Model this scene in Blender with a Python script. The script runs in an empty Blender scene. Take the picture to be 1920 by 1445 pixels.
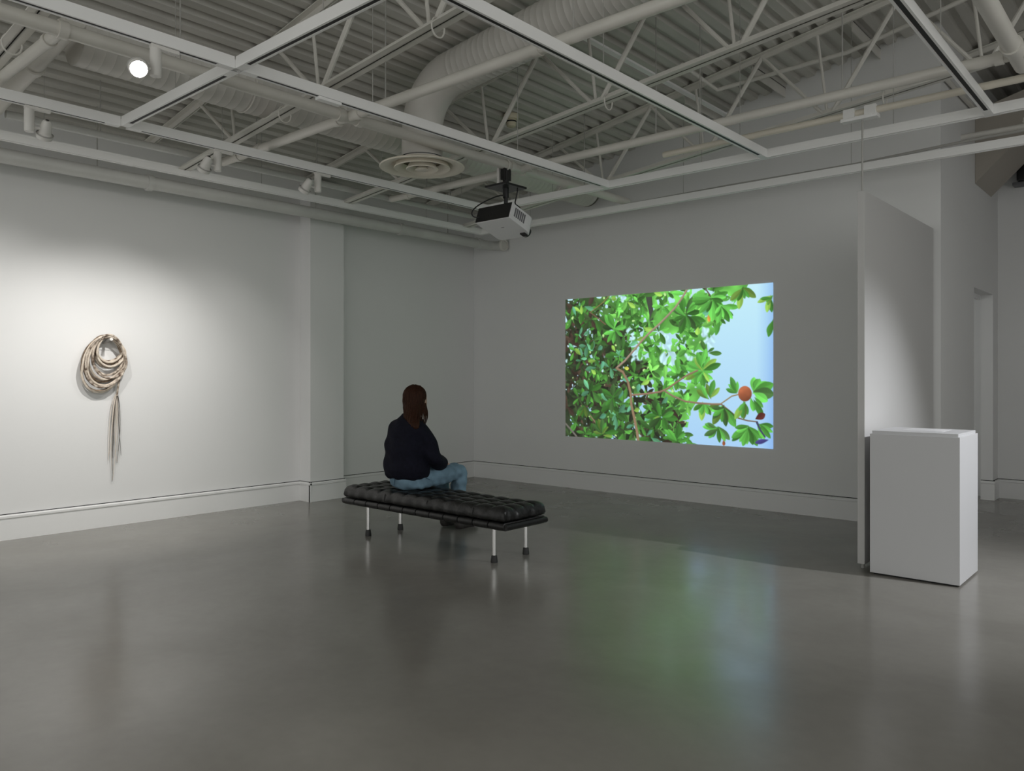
import bpy, bmesh, math, random
import numpy as np
from mathutils import Vector, Matrix

random.seed(4)
R = math.radians
S = bpy.context.scene
COL = S.collection

# ------------------------------------------------------------------ camera
FPX, YAW, HY, CAMH = 1470.0, R(41.4), 707.5, 1.4
cam = bpy.data.cameras.new('camera')
cam.sensor_fit = 'HORIZONTAL'; cam.sensor_width = 36.0
cam.lens = FPX * 36.0 / 1920.0
cam.shift_y = -(722.5 - HY) / 1920.0
cam.clip_start = 0.05; cam.clip_end = 100
cam_o = bpy.data.objects.new('camera', cam); COL.objects.link(cam_o)
cam_o.location = (0, 0, CAMH); cam_o.rotation_euler = (R(90), 0, YAW)
S.camera = cam_o

# ------------------------------------------------------------------ world and exposure
W = bpy.data.worlds.new('world'); S.world = W; W.use_nodes = True
bg = W.node_tree.nodes['Background']
bg.inputs[0].default_value = (.985, 1.0, .97, 1); bg.inputs[1].default_value = 1.04
S.view_settings.view_transform = 'Standard'; S.view_settings.look = 'None'
S.view_settings.exposure = 0.0; S.view_settings.gamma = 1.0
S.view_settings.use_curve_mapping = False
S.cycles.max_bounces = 8; S.cycles.diffuse_bounces = 5; S.cycles.glossy_bounces = 4
S.cycles.sample_clamp_indirect = 4.0; S.cycles.caustics_reflective = False; S.cycles.caustics_refractive = False

def spot(name, loc, target, energy, deg, blend, color=(1, .975, .935), radius=.03):
    l = bpy.data.lights.new(name, 'SPOT'); l.energy = energy; l.spot_size = R(deg); l.spot_blend = blend
    l.color = color; l.shadow_soft_size = radius
    o = bpy.data.objects.new(name, l); COL.objects.link(o); o.location = loc
    o.rotation_euler = (Vector(target) - Vector(loc)).to_track_quat('-Z', 'Y').to_euler()
    return o

# ------------------------------------------------------------------ materials
MATS = {}
def mat(name, col, rough=.6, metal=0.0, var=0.0, scale=3.0, bump=0.0, bscale=60.0, spec=.5, coat=0.0, col2=None, emit=None, estr=0.0, stretch=None, detail=6.0):
    if name in MATS: return MATS[name]
    m = bpy.data.materials.new(name); m.use_nodes = True
    nt = m.node_tree; b = nt.nodes['Principled BSDF']
    b.inputs['Base Color'].default_value = (*col, 1); b.inputs['Roughness'].default_value = rough
    b.inputs['Metallic'].default_value = metal; b.inputs['Specular IOR Level'].default_value = spec
    b.inputs['Coat Weight'].default_value = coat
    if emit: b.inputs['Emission Color'].default_value = (*emit, 1); b.inputs['Emission Strength'].default_value = estr
    if var > 0 or col2 or bump > 0:
        tc = nt.nodes.new('ShaderNodeTexCoord'); mp = nt.nodes.new('ShaderNodeMapping')
        nt.links.new(tc.outputs['Object'], mp.inputs[0])
        if stretch: mp.inputs['Scale'].default_value = stretch
    if var > 0 or col2:
        n = nt.nodes.new('ShaderNodeTexNoise'); n.inputs['Scale'].default_value = scale; n.inputs['Detail'].default_value = detail
        nt.links.new(mp.outputs[0], n.inputs['Vector'])
        r = nt.nodes.new('ShaderNodeValToRGB'); nt.links.new(n.outputs['Fac'], r.inputs[0])
        c2 = col2 if col2 else tuple(min(1, c * (1 + var)) for c in col)
        c1 = col if col2 else tuple(c * (1 - var) for c in col)
        r.color_ramp.elements[0].position = .32; r.color_ramp.elements[1].position = .68
        r.color_ramp.elements[0].color = (*c1, 1); r.color_ramp.elements[1].color = (*c2, 1)
        nt.links.new(r.outputs[0], b.inputs['Base Color'])
    if bump > 0:
        n2 = nt.nodes.new('ShaderNodeTexNoise'); n2.inputs['Scale'].default_value = bscale; n2.inputs['Detail'].default_value = 4
        nt.links.new(mp.outputs[0], n2.inputs['Vector'])
        bp = nt.nodes.new('ShaderNodeBump'); bp.inputs['Strength'].default_value = bump; bp.inputs['Distance'].default_value = .01
        nt.links.new(n2.outputs['Fac'], bp.inputs['Height']); nt.links.new(bp.outputs[0], b.inputs['Normal'])
    MATS[name] = m
    return m

def floor_mat():
    m = bpy.data.materials.new('polished_concrete'); m.use_nodes = True
    nt = m.node_tree; N = nt.nodes; L = nt.links; b = N['Principled BSDF']
    tc = N.new('ShaderNodeTexCoord')
    def noise(scale, det=8, dist=0.0, rough=.55):
        n = N.new('ShaderNodeTexNoise'); n.inputs['Scale'].default_value = scale; n.inputs['Detail'].default_value = det
        n.inputs['Distortion'].default_value = dist; n.inputs['Roughness'].default_value = rough
        L.new(tc.outputs['Object'], n.inputs['Vector']); return n
    def ramp(src, p0, c0, p1, c1):
        r = N.new('ShaderNodeValToRGB'); L.new(src, r.inputs[0])
        r.color_ramp.elements[0].position = p0; r.color_ramp.elements[1].position = p1
        r.color_ramp.elements[0].color = (*c0, 1); r.color_ramp.elements[1].color = (*c1, 1); return r
    n1 = noise(.9, 7, .4); r1 = ramp(n1.outputs['Fac'], .3, (.185, .176, .157), .72, (.25, .24, .218))
    n2 = noise(14, 8); r2 = ramp(n2.outputs['Fac'], .3, (.965, .965, .965), .7, (1.02, 1.02, 1.02))
    mx = N.new('ShaderNodeMix'); mx.data_type = 'RGBA'; mx.blend_type = 'MULTIPLY'; mx.inputs[0].default_value = 1
    L.new(r1.outputs[0], mx.inputs[6]); L.new(r2.outputs[0], mx.inputs[7])
    n3 = noise(5.5, 3, 0, .4); r3 = ramp(n3.outputs['Fac'], .80, (1, 1, 1), .82, (.6, .55, .5))
    mx2 = N.new('ShaderNodeMix'); mx2.data_type = 'RGBA'; mx2.blend_type = 'MULTIPLY'; mx2.inputs[0].default_value = .25
    L.new(mx.outputs[2], mx2.inputs[6]); L.new(r3.outputs[0], mx2.inputs[7])
    L.new(mx2.outputs[2], b.inputs['Base Color'])
    n4 = noise(2.2, 6, .3); r4 = ramp(n4.outputs['Fac'], .3, (.17, .17, .17), .7, (.27, .27, .27))
    L.new(r4.outputs[0], b.inputs['Roughness'])
    b.inputs['Specular IOR Level'].default_value = .62
    return m

M_WALL = mat('white_wall_paint', (.80, .80, .80), .65, var=.02, scale=.6, bump=.04, bscale=220)
M_TRIM = mat('white_trim_paint', (.82, .82, .82), .4)
M_FLOOR = floor_mat()
M_DECK = mat('grey_deck_paint', (.57, .555, .515), .55, var=.06, scale=1.2)
M_STEEL = mat('offwhite_steel_paint', (.70, .68, .635), .45, var=.05, scale=4)
M_PIPE = mat('cream_pipe_paint', (.70, .678, .63), .35, var=.04, scale=3)
M_GREYPIPE = mat('grey_pipe_paint', (.58, .58, .56), .4, var=.05, scale=3)
M_CREAM = mat('cream_pipe_gloss', (.78, .73, .63), .35)
M_DUCT = mat('duct_paint', (.62, .60, .565), .38, var=.05, scale=2)
M_TRACK = mat('white_track', (.92, .915, .91), .38)
M_SLOT = mat('track_slot_black', (.015, .015, .015), .6)
M_ROD = mat('grey_rod', (.42, .41, .39), .45)
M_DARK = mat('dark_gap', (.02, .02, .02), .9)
M_LAMP = mat('lamp_white', (.72, .70, .67), .35)
M_LENS = mat('lamp_lens_lit', (1, .95, .9), .3, emit=(1, .95, .88), estr=60)
M_LENSDIM = mat('lamp_lens_off', (.35, .35, .35), .2)
M_BLK = mat('black_plastic', (.012, .012, .013), .38)
M_PJ = mat('projector_white', (.78, .78, .79), .35)
M_GRILL = mat('grille_grey', (.16, .16, .17), .5)
M_RUBBER = mat('black_rubber', (.018, .018, .018), .55)
M_CHROME = mat('polished_chrome', (.82, .81, .80), .14, metal=1)
M_LEATHER = mat('black_leather', (.009, .009, .009), .32, bump=.25, bscale=55, spec=.5)
M_PED = mat('pedestal_white', (.575, .575, .59), .42)
M_PANEL = mat('panel_white', (.57, .565, .56), .5)
M_PAPER = mat('printed_sheet', (.60, .60, .62), .5, col2=(.74, .74, .75), scale=9, detail=2)
M_NAVY = mat('navy_knit', (.006, .0065, .014), .9, var=.25, scale=40, bump=.3, bscale=90, spec=.2)
M_DENIM = mat('blue_denim', (.15, .24, .31), .85, var=.22, scale=9, bump=.2, bscale=250, spec=.2)
M_DENIMD = mat('denim_seam', (.05, .10, .15), .9)
M_SKIN = mat('skin', (.52, .34, .26), .5)
M_HAIR = mat('auburn_hair', (.022, .008, .0045), .6, col2=(.05, .02, .010), scale=10, stretch=(14, 14, 1.0), bump=.5, bscale=18, spec=.15)
M_SHOE = mat('dark_shoe', (.03, .026, .024), .6)
M_ROPE = mat('mottled_cord', (.74, .65, .55), .6, col2=(.12, .075, .05), scale=30, detail=1.5)
M_ROPE2 = mat('pale_cord', (.76, .68, .58), .6, col2=(.58, .49, .40), scale=25, detail=3)
M_ROPE3 = mat('brown_cord', (.10, .068, .045), .6, col2=(.30, .22, .15), scale=30, detail=3)
M_STRAND = mat('pale_leather_strand', (.66, .58, .50), .6)
M_STRANDD = mat('dark_leather_strand', (.10, .085, .075), .6)
M_PEG = mat('grey_peg', (.45, .44, .43), .5)
M_SOFFIT = mat('beige_soffit', (.42, .385, .34), .6)
M_SMOKE = mat('smoke_detector_cream', (.72, .66, .50), .4)

# ------------------------------------------------------------------ mesh helpers
class MB:
    def __init__(s): s.v = []; s.f = []
    def add(s, vs, fs):
        o = len(s.v); s.v += [tuple(p) for p in vs]; s.f += [tuple(i + o for i in f) for f in fs]; return s
    def box(s, x0, x1, y0, y1, z0, z1):
        vs = [(x, y, z) for z in (z0, z1) for y in (y0, y1) for x in (x0, x1)]
        return s.add(vs, [(0, 2, 3, 1), (4, 5, 7, 6), (0, 1, 5, 4), (2, 6, 7, 3), (0, 4, 6, 2), (1, 3, 7, 5)])
    def beam(s, p, q, w, h, up=(0, 0, 1)):
        p = Vector(p); q = Vector(q); d = (q - p).normalized(); sx = d.cross(Vector(up))
        if sx.length < 1e-4: sx = d.cross(Vector((1, 0, 0)))
        sx.normalize(); sz = sx.cross(d)
        vs = []
        for c in (p, q):
            for a, b in ((-1, -1), (1, -1), (1, 1), (-1, 1)): vs.append(c + sx * a * w / 2 + sz * b * h / 2)
        return s.add(vs, [(0, 1, 2, 3), (7, 6, 5, 4), (0, 4, 5, 1), (1, 5, 6, 2), (2, 6, 7, 3), (3, 7, 4, 0)])
    def prism(s, poly, axis, a, b):
        # poly: 2D list; axis 'x','y','z' extrude from a to b
        def P(u, v, w): return {'x': (w, u, v), 'y': (u, w, v), 'z': (u, v, w)}[axis]
        n = len(poly); vs = [P(u, v, a) for u, v in poly] + [P(u, v, b) for u, v in poly]
        return s.add(vs, [tuple(range(n)), tuple(range(2 * n - 1, n - 1, -1))] + [(i, n + i, n + (i + 1) % n, (i + 1) % n) for i in range(n)])
    def tube(s, pts, r, n=12, caps=True, closed=False, rx=None):
        pts = [Vector(p) for p in pts]; m = len(pts)
        rr = r if isinstance(r, (list, tuple)) else [r] * m
        T = []
        for i in range(m):
            if closed: t = pts[(i + 1) % m] - pts[i - 1]
            else: t = pts[min(i + 1, m - 1)] - pts[max(i - 1, 0)]
            T.append(t.normalized())
        u = T[0].orthogonal().normalized()
        if rx: 
            u = Vector(rx); u = (u - T[0] * u.dot(T[0])).normalized()
        vs = []
        for i in range(m):
            u = (u - T[i] * u.dot(T[i])).normalized(); w = T[i].cross(u)
            for k in range(n):
                a = 2 * math.pi * k / n; vs.append(pts[i] + (u * math.cos(a) + w * math.sin(a)) * rr[i])
        fs = []
        for i in range(m if closed else m - 1):
            j = (i + 1) % m
            for k in range(n):
                l = (k + 1) % n; fs.append((i * n + k, i * n + l, j * n + l, j * n + k))
        if caps and not closed: fs += [tuple(range(n - 1, -1, -1)), tuple((m - 1) * n + k for k in range(n))]
        return s.add(vs, fs)
    def lathe(s, prof, c=(0, 0, 0), n=32, M=None, caps=True):
        vs = []; m = len(prof)
        for r, z in prof:
            for k in range(n):
                a = 2 * math.pi * k / n; p = Vector((r * math.cos(a), r * math.sin(a), z))
                if M: p = M @ p
                vs.append(p + Vector(c))
        fs = [(i * n + k, i * n + (k + 1) % n, (i + 1) * n + (k + 1) % n, (i + 1) * n + k) for i in range(m - 1) for k in range(n)]
        if caps: fs += [tuple(range(n - 1, -1, -1)), tuple((m - 1) * n + k for k in range(n))]
        return s.add(vs, fs)
    def rings(s, rings, caps=True):
        n = len(rings[0]); vs = [p for r in rings for p in r]; m = len(rings)
        fs = [(i * n + k, i * n + (k + 1) % n, (i + 1) * n + (k + 1) % n, (i + 1) * n + k) for i in range(m - 1) for k in range(n)]
        if caps: fs += [tuple(range(n - 1, -1, -1)), tuple((m - 1) * n + k for k in range(n))]
        return s.add(vs, fs)
    def mesh(s, name, smooth=True, ang=38, bevel=0):
        me = bpy.data.meshes.new(name); me.from_pydata(s.v, [], s.f); me.validate()
        bm = bmesh.new(); bm.from_mesh(me); bmesh.ops.recalc_face_normals(bm, faces=bm.faces)
        if bevel:
            es = [e for e in bm.edges if len(e.link_faces) == 2 and e.calc_face_angle(0) > R(30)]
            bmesh.ops.bevel(bm, geom=es, offset=bevel, segments=2, affect='EDGES', profile=.6)
        bm.to_mesh(me); bm.free()
        if smooth:
            me.shade_smooth(); me.set_sharp_from_angle(angle=R(ang))
        return me
    def build(s, name, m, parent=None, smooth=True, ang=38, bevel=0):
        me = s.mesh(name, smooth, ang, bevel); me.materials.append(m)
        return obj(name, me, parent)

def obj(name, me, parent=None):
    o = bpy.data.objects.new(name, me); COL.objects.link(o)
    if parent is not None: put(o, parent)
    return o
def put(o, parent):
    o.parent = parent
    # meshes are written in world coordinates: undo the offset of the parents
    off = Vector((0, 0, 0)); p = parent
    while p is not None: off += p.location; p = p.parent
    o.location = o.location - off
def tag(o, label, cat, group=None):
    o['label'] = label; o['category'] = cat
    if group: o['group'] = group
    return o
def thing(name, label, cat, loc=(0, 0, 0), group=None):
    o = bpy.data.objects.new(name, None); COL.objects.link(o); o.location = loc; o.empty_display_size = .05
    return tag(o, label, cat, group)
def struct(o): o['kind'] = 'structure'; return o

# pixel -> world (a pixel gives a direction; the plane gives the distance)
_c, _s = math.cos(YAW), math.sin(YAW)
def ray(u, v): return Vector((-_s + _c * (u - 960) / FPX, _c + _s * (u - 960) / FPX, (HY - v) / FPX))
CP = Vector((0, 0, CAMH))
def on_y(u, v, y): r = ray(u, v); return CP + r * (y / r.y)
def on_x(u, v, x): r = ray(u, v); return CP + r * (x / r.x)
def on_z(u, v, z): r = ray(u, v); return CP + r * ((z - CAMH) / r.z)

# ------------------------------------------------------------------ the room
XL, YB = -7.74, 7.97          # wall faces
XR = -1.80                    # end of the projection wall, where the wall turns away
YF = 10.62                    # far wall beyond the doorway
DZ, DM = 4.914, .157          # roof deck: z = DZ + DM * x
def deck_z(x): return DZ + DM * x
X1, Y0 = 5.2, -4.5

o = MB().box(XL - .2, X1, Y0, YF + .2, -.1, 0).build('floor', M_FLOOR, smooth=False); struct(o)
o = MB().box(XL - .2, XL, Y0, YB + .2, 0, deck_z(XL) + .06).build('wall_left', M_WALL, smooth=False); struct(o)
# pillar: part of the left wall
struct(MB().box(XL, -7.54, 5.12, 5.575, 0, deck_z(XL) - .07).build('wall_pillar', M_WALL, smooth=False))
# projection wall follows the roof slope
poly = [(XL - .2, 0), (XR, 0), (XR, deck_z(XR) + .05), (XL - .2, deck_z(XL - .2) + .05)]
o = MB().prism(poly, 'y', YB, YB + .2).build('wall_back', M_WALL, smooth=False); struct(o)
# return wall with the doorway (9.36 .. 10.34)
DY0, DY1, DH = 9.36, 10.34, 2.345
mb = MB()
mb.box(XR - .12, XR, YB + .2, DY0, 0, deck_z(XR) + .05)
mb.box(XR - .12, XR, DY1, YF, 0, deck_z(XR) + .05)
mb.box(XR - .12, XR, DY0, DY1, DH, deck_z(XR) + .05)
o = mb.build('wall_return', M_WALL, smooth=False); struct(o)
# little room seen through the doorway
o = MB().box(-4.2, XR - .12, YB + .2, YF, 2.75, 2.85).build('ceiling_passage', M_WALL, smooth=False); struct(o)
d = struct(MB().box(XR - .165, XR - .125, DY0 - .01, DY1 + .01, DH - .05, DH).build('trim_1', M_TRIM, smooth=False))
o = MB().box(-4.2, X1, YF, YF + .15, 0, 4.02).build('wall_far', M_WALL, smooth=False); struct(o)
struct(MB().box(-4.2, X1, YF + .14, YF + .2, 4.0, deck_z(X1) + .1).build('wall_far_dark_sheet', M_DARK, smooth=False))  # added dark sheet: paints the unlit void and stops light leaking over the wall

struct(MB().box(2.4, 2.6, 6.9, YF + .2, 0, deck_z(2.4) + .05).build('wall_light_block', M_WALL, smooth=False))  # unseen wall added to block light and keep the far wall darker
# skirting boards (with a rounded top lip), each run its own object
BB = [(0, 0), (.02, 0), (.02, .185), (.028, .19), (.028, .207), (.02, .215), (0, .218)]
def skirting(name, axis, a, b, at, sgn):
    poly = [(at + sgn * x, z) for x, z in BB]
    o = struct(MB().prism(poly, axis, a, b).build(name, M_TRIM, smooth=False))
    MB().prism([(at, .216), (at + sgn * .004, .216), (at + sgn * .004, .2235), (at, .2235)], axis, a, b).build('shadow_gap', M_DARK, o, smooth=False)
    return o
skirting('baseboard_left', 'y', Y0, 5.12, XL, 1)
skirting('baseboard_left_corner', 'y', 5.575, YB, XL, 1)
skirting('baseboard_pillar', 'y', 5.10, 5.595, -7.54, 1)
def sk_x(name, a, b, at, sgn):
    poly = [(at + sgn * y, z) for y, z in BB]
    o = struct(MB().prism(poly, 'x', a, b).build(name, M_TRIM, smooth=False))
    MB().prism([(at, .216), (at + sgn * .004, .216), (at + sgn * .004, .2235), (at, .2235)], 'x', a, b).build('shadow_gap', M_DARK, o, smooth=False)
    return o
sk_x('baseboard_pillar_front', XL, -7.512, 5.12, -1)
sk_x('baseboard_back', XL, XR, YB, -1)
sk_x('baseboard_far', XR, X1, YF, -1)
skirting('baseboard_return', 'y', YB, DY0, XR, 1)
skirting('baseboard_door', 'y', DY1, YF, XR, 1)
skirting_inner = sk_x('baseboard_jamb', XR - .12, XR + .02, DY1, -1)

# corrugated roof deck: one folded sheet, ribs run towards the projection wall
def deck(name, xa, xb, ya, yb):
    pitch, dep = .1524, .040
    prof = []; x = xa
    while x < xb:
        for dx, dz in ((0, 0), (.074, 0), (.087, dep), (.139, dep)):
            if x + dx <= xb: prof.append((x + dx, deck_z(x + dx) + dz))
        x += pitch
    n = len(prof); vs = [(x, ya, z) for x, z in prof] + [(x, yb, z) for x, z in prof]
    fs = [(i, i + 1, n + i + 1, n + i) for i in range(n - 1)]
    return struct(MB().add(vs, fs).build(name, M_DECK, smooth=False))
deck('ceiling', XL, X1, Y0, YB)
deck('ceiling_beyond', XR, X1, YB, YF + .15)
o = struct(MB().prism([(XL - .2, deck_z(XL) + .12), (X1, deck_z(X1) + .1), (X1, deck_z(X1) + .2), (XL - .2, deck_z(XL) + .2)], 'y', Y0, YF + .2).build('ceiling_roof', M_DARK, smooth=False))

# sloped soffit box against the return wall
ya, yb = 9.40, 10.23
o = MB()
o.prism([(XR + .002, 3.44), (-1.25, 3.99), (-.75, 4.49), (XR + .002, 4.2)], 'y', ya, yb)
tag(o.build('sloped_soffit', M_SOFFIT, smooth=False), 'beige boxed soffit with slanted underside above the doorway', 'soffit')
t = thing('loudspeaker', 'black box speaker mounted high on the far wall', 'speaker', (-1.35, YF - .12, 3.6))
MB().box(-1.58, -1.15, YF - .22, YF - .03, 3.62, 3.92).build('cabinet', M_BLK, t, smooth=False, bevel=.008)
MB().box(-1.63, -1.10, YF - .16, YF, 3.585, 3.615).build('bracket', M_GRILL, t, smooth=False)

# ------------------------------------------------------------------ steel joists
def bot_z(x): return 3.985 + .095 * x
def joist(y, label, xa, xb, rings=()):
    t = thing('steel_joist', label, 'joist', (xa, y, deck_z(xa) - .1), 'roof joists')
    # top chord: pair of angles under the deck
    for nm, zf, x0, x1, leg in (('top_chord', lambda x: deck_z(x) - .006, xa, xb, -1), ('bottom_chord', lambda x: bot_z(x) - .024, max(xa + .5, -7.15), xb, 1)):
        mb = MB()
        for sgn in (-1, 1):
            ya, yb = y + sgn * .004, y + sgn * .056
            poly = []
            for (yy0, yy1, z0, z1) in ((ya, yb, 0, leg * .009), (ya, ya + sgn * .008, 0, leg * .052)):
                vs = []
                for x in (x0, x1):
                    for yy, zz in ((yy0, z0), (yy1, z0), (yy1, z1), (yy0, z1)): vs.append((x, yy, zf(x) + zz))
                mb.add(vs, [(0, 1, 2, 3), (7, 6, 5, 4), (0, 4, 5, 1), (1, 5, 6, 2), (2, 6, 7, 3), (3, 7, 4, 0)])
        mb.build(nm, M_STEEL, t, smooth=False)
    xs = [-7.3 + 1.2 * k for k in range(10)]
    for xb_ in xs:
        for dx, r in ((-.6, .0165), (-.09, .013), (.6, .021)):
            xt = xb_ + dx
            if xt < xa + .1 or xt > xb - .1 or xb_ < max(xa + .5, -7.15) or xb_ > xb - .1: continue
            za, zb_ = deck_z(xt) - .03, bot_z(xb_)
            if y > 2 and any((xt + (xb_ - xt) * q_ / 20 + 5.6) ** 2 + (za + (zb_ - za) * q_ / 20 - 3.66) ** 2 < .205 ** 2 for q_ in range(21)): continue   # the big duct passes here
            MB().tube([(xt, y, deck_z(xt) - .03), (xb_ + (.05 if dx > 0 else -.04 if dx < -.3 else 0), y, bot_z(xb_))], r, 8).build('web_bar', M_STEEL, t)
    for x in rings:
        pts = [(x, y + .055 * math.cos(a) * 1.0, bot_z(x) - .035 + .07 * math.sin(a) * .9) for a in np.linspace(0, 2 * math.pi, 20, endpoint=False)]
        MB().tube(pts, .006, 6, closed=True).build('cable_ring', M_STEEL, t)
    return t
joist(1.57, 'open web steel joist beside the sprinkler pipes where the glowing spotlight hangs', XL, 4.8, (-5.45,))
joist(3.40, 'open web steel joist crossing over the lamp that lights the coiled cord', XL, 4.8, (-5.35, -3.62))
joist(5.23, 'open web steel joist passing beside the round air diffuser and its duct', XL, 2.38, (-3.58,))
joist(7.06, 'open web steel joist nearest the projection wall', XL, 2.38, (-2.02,))
joist(8.89, 'open web steel joist above the doorway passage beyond the projection wall', XR + .005, 2.38)
# blocking channels between the last joist and the projection wall
for xx, lab in ((-3.25, 'short steel channel under the deck above the middle of the projection'), (-2.32, 'short steel channel under the deck near the end of the projection wall'), (-3.96, 'short steel channel under the deck beside the long flat strip')):
    z = deck_z(xx) - .002
    mb = MB(); mb.box(xx - .004, xx + .004, 7.16, YB, z - .10, z); mb.box(xx - .05, xx + .004, 7.16, YB, z - .008, z)
    tag(mb.build('blocking_channel', M_STEEL, smooth=False), lab, 'channel', 'blocking channels')
tag(MB().box(-3.87, -3.815, 4.86, YB, 4.205, 4.225).build('flat_strut', M_TRACK, smooth=False), 'pale flat metal strip running under the deck to the projection wall', 'strut')

# ------------------------------------------------------------------ pipes
ZP = 3.385
def pipe(name, pts, r, m, label, rings=(), rods=(), cat='pipe'):
    t = thing(name, label, cat, pts[0])
    MB().tube(pts, r, 16).build('tube', m, t)
    for c, d in rings:
        c = Vector(c); d = Vector(d).normalized()
        MB().tube([c - d * .025, c + d * .025], r * 1.22, 16).build('coupling', m, t)
    for (x, y) in rods:
        z0 = pts[0][2] if abs(pts[0][2] - pts[-1][2]) < .01 else pts[0][2]
        MB().tube([(x, y, z0), (x, y, deck_z(x) + .03)], .005, 6).build('hanger_rod', M_ROD, t)
    return t
EX, EY = (1, 0, 0), (0, 1, 0)
pipe('sprinkler_pipe', [(-4.89, Y0 + 1, ZP), (-4.89, 7.52, ZP)], .043, M_PIPE, 'long cream sprinkler pipe passing the diffuser neck and holding the projector',
     [((-4.89, 1.66, ZP), EY), ((-4.89, 3.58, ZP), EY), ((-4.89, 3.76, ZP), EY), ((-4.89, 5.53, ZP), EY), ((-4.89, 5.73, ZP), EY)], [(-4.89, 2.35), (-4.89, 6.7)])
pipe('sprinkler_pipe', [(-6.81, 1.92, ZP + .012), (-6.81, 7.3, ZP + .012)], .03, M_GREYPIPE, 'slim cream pipe running above the row of spotlights along the coil wall',
     [((-6.81, 3.66, ZP + .012), EY), ((-6.81, 5.66, ZP + .012), EY)], [(-6.81, 2.6), (-6.81, 4.7), (-6.81, 6.6)])
pipe('sprinkler_pipe', [(-6.78, 3.66, ZP), (4.5, 3.66, ZP)], .038, M_PIPE, 'cream cross pipe passing in front of the bent duct elbow',
     [((-6.5, 3.66, ZP), EX), ((-6.15, 3.66, ZP), EX), ((-5.02, 3.66, ZP), EX), ((-4.76, 3.66, ZP), EX), ((-3.02, 3.66, ZP), EX)], [(-6.2, 3.66), (-4.45, 3.66), (-2.75, 3.66)])
pipe('sprinkler_pipe', [(-6.78, 5.66, ZP), (2.38, 5.66, ZP)], .036, M_PIPE, 'cream cross pipe passing just behind the projector mount',
     [((-6.5, 5.66, ZP), EX), ((-5.02, 5.66, ZP), EX), ((-4.76, 5.66, ZP), EX), ((-.95, 5.66, ZP), EX)], [(-6.2, 5.66), (-3.4, 5.66), (-1.9, 5.66)])
pipe('panel_rail_pipe', [(-3.55, 6.04, 3.352), (2.38, 6.04, 3.352)], .026, M_CREAM, 'cream rail pipe that the hanging panel is clamped to', [], [(-3.2, 6.04), (-.6, 6.04), (1.2, 6.04)])
pipe('sprinkler_pipe', [(-.86, Y0 + 1, ZP), (-.86, 5.9, ZP)], .05, M_PIPE, 'thick cream pipe running overhead past the hanging panel', [((-.86, 5.5, ZP), EY)], [(-.86, 4.4), (-.86, 2.0)])
pipe('sprinkler_pipe', [(-7.3, 1.66, ZP), (-4.93, 1.66, ZP)], .035, M_PIPE, 'short cream pipe joining the long sprinkler pipe near the glowing spotlight', [((-5.1, 1.66, ZP), EX)], [(-6.3, 1.66)])
pipe('drain_pipe', [(-7.6, 1.84, 3.33), (-5.2, 1.84, 3.60)], .062, M_PIPE, 'thick sloping cream pipe crossing above the coil wall track', [((-5.95, 1.84, 3.515), (1, 0, .11))], [])
# pipe along the left wall with a flanged end at the projection wall
t = pipe('service_pipe', [(-7.27, Y0 + 1, 3.19), (-7.27, 7.80, 3.19)], .062, M_GREYPIPE, 'thick pale pipe running along the top of the coil wall to the corner', [((-7.27, 7.55, 3.19), EY), ((-7.27, 6.2, 3.19), EY), ((-7.27, 3.2, 3.19), EY)], [(-7.27, 2.75), (-7.27, 5.0), (-7.27, 7.0)])
MB().tube([(-7.27, 7.78, 3.19), (-7.262, 7.82, 3.19), (-7.235, 7.855, 3.19), (-7.19, 7.875, 3.19), (-7.1, 7.875, 3.19)], .062, 16).build('elbow', M_GREYPIPE, t)
MB().lathe([(.045, -.02), (.078, -.02), (.082, -.012), (.082, .012), (.078, .02), (.05, .02), (.045, .008), (.0, .006)], (-7.09, 7.875, 3.19), 24, Matrix.Rotation(R(90), 3, 'Y'), caps=False).build('flange', M_STEEL, t)
pipe('conduit', [(XR + .03, 8.0, 4.14), (XR + .03, 9.39, 4.17)], .022, M_STEEL, 'thin conduit fixed along the return wall above the doorway')
pipe('conduit', [(XR, 8.78, 3.78), (2.38, 8.78, 3.78)], .026, M_STEEL, 'thin conduit leaving the return wall above the soffit')
pipe('conduit', [(-3.6, 6.45, 4.28), (-3.55, 7.05, 4.2), (-2.4, 7.3, 4.33), (-1.0, 7.3, 4.6), (.5, 7.3, 4.8)], .02, M_STEEL, 'bent conduit under the deck beside the joist nearest the projection wall')

# ------------------------------------------------------------------ ducts and diffuser
DX, DY = -5.12, 4.62
def ribbed(pts, r, step=.075, amp=.004):
    # resample a path and give it raised rings
    P = [Vector(p) for p in pts]; out = []; rr = []
    for a, b in zip(P[:-1], P[1:]):
        L = (b - a).length; n = max(1, int(L / step))
        for i in range(n):
            c = a + (b - a) * (i / n); d = (b - a) / n
            out += [c, c + d * .86, c + d * .93]; rr += [r, r, r + amp]
    out.append(P[-1]); rr.append(r)
    return out, rr
t = thing('round_duct', 'large round spiral duct running behind the diffuser towards the projection wall', 'duct', (-5.60, 1.9, 3.66))
p, rr = ribbed([(-5.60, 1.98, 3.66), (-5.60, 7.72, 3.66)], .19, .07, .002)
MB().tube(p, rr, 36).build('shell', M_DUCT, t)
MB().lathe([(.0, 0), (.12, .03), (.17, .01), (.19, -.02)], (-5.60, 7.77, 3.66), 32, Matrix.Rotation(R(-90), 3, 'X'), caps=False).build('end_cap', M_DUCT, t)
for yy in (3.2, 5.0, 7.0):
    MB().tube([(-5.60 + .193 * math.cos(a), yy, 3.66 + .193 * math.sin(a)) for a in np.linspace(0, 2 * math.pi, 40, endpoint=False)], .006, 6, closed=True).build('hanger_band', M_STEEL, t)
t = thing('elbow_duct', 'round spiral duct bending down to the ceiling diffuser', 'duct', (DX, DY, 3.34))
zc = 4.03; er = .42
zx = lambda x: zc + .098 * (x + 4.05)
el = []
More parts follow.
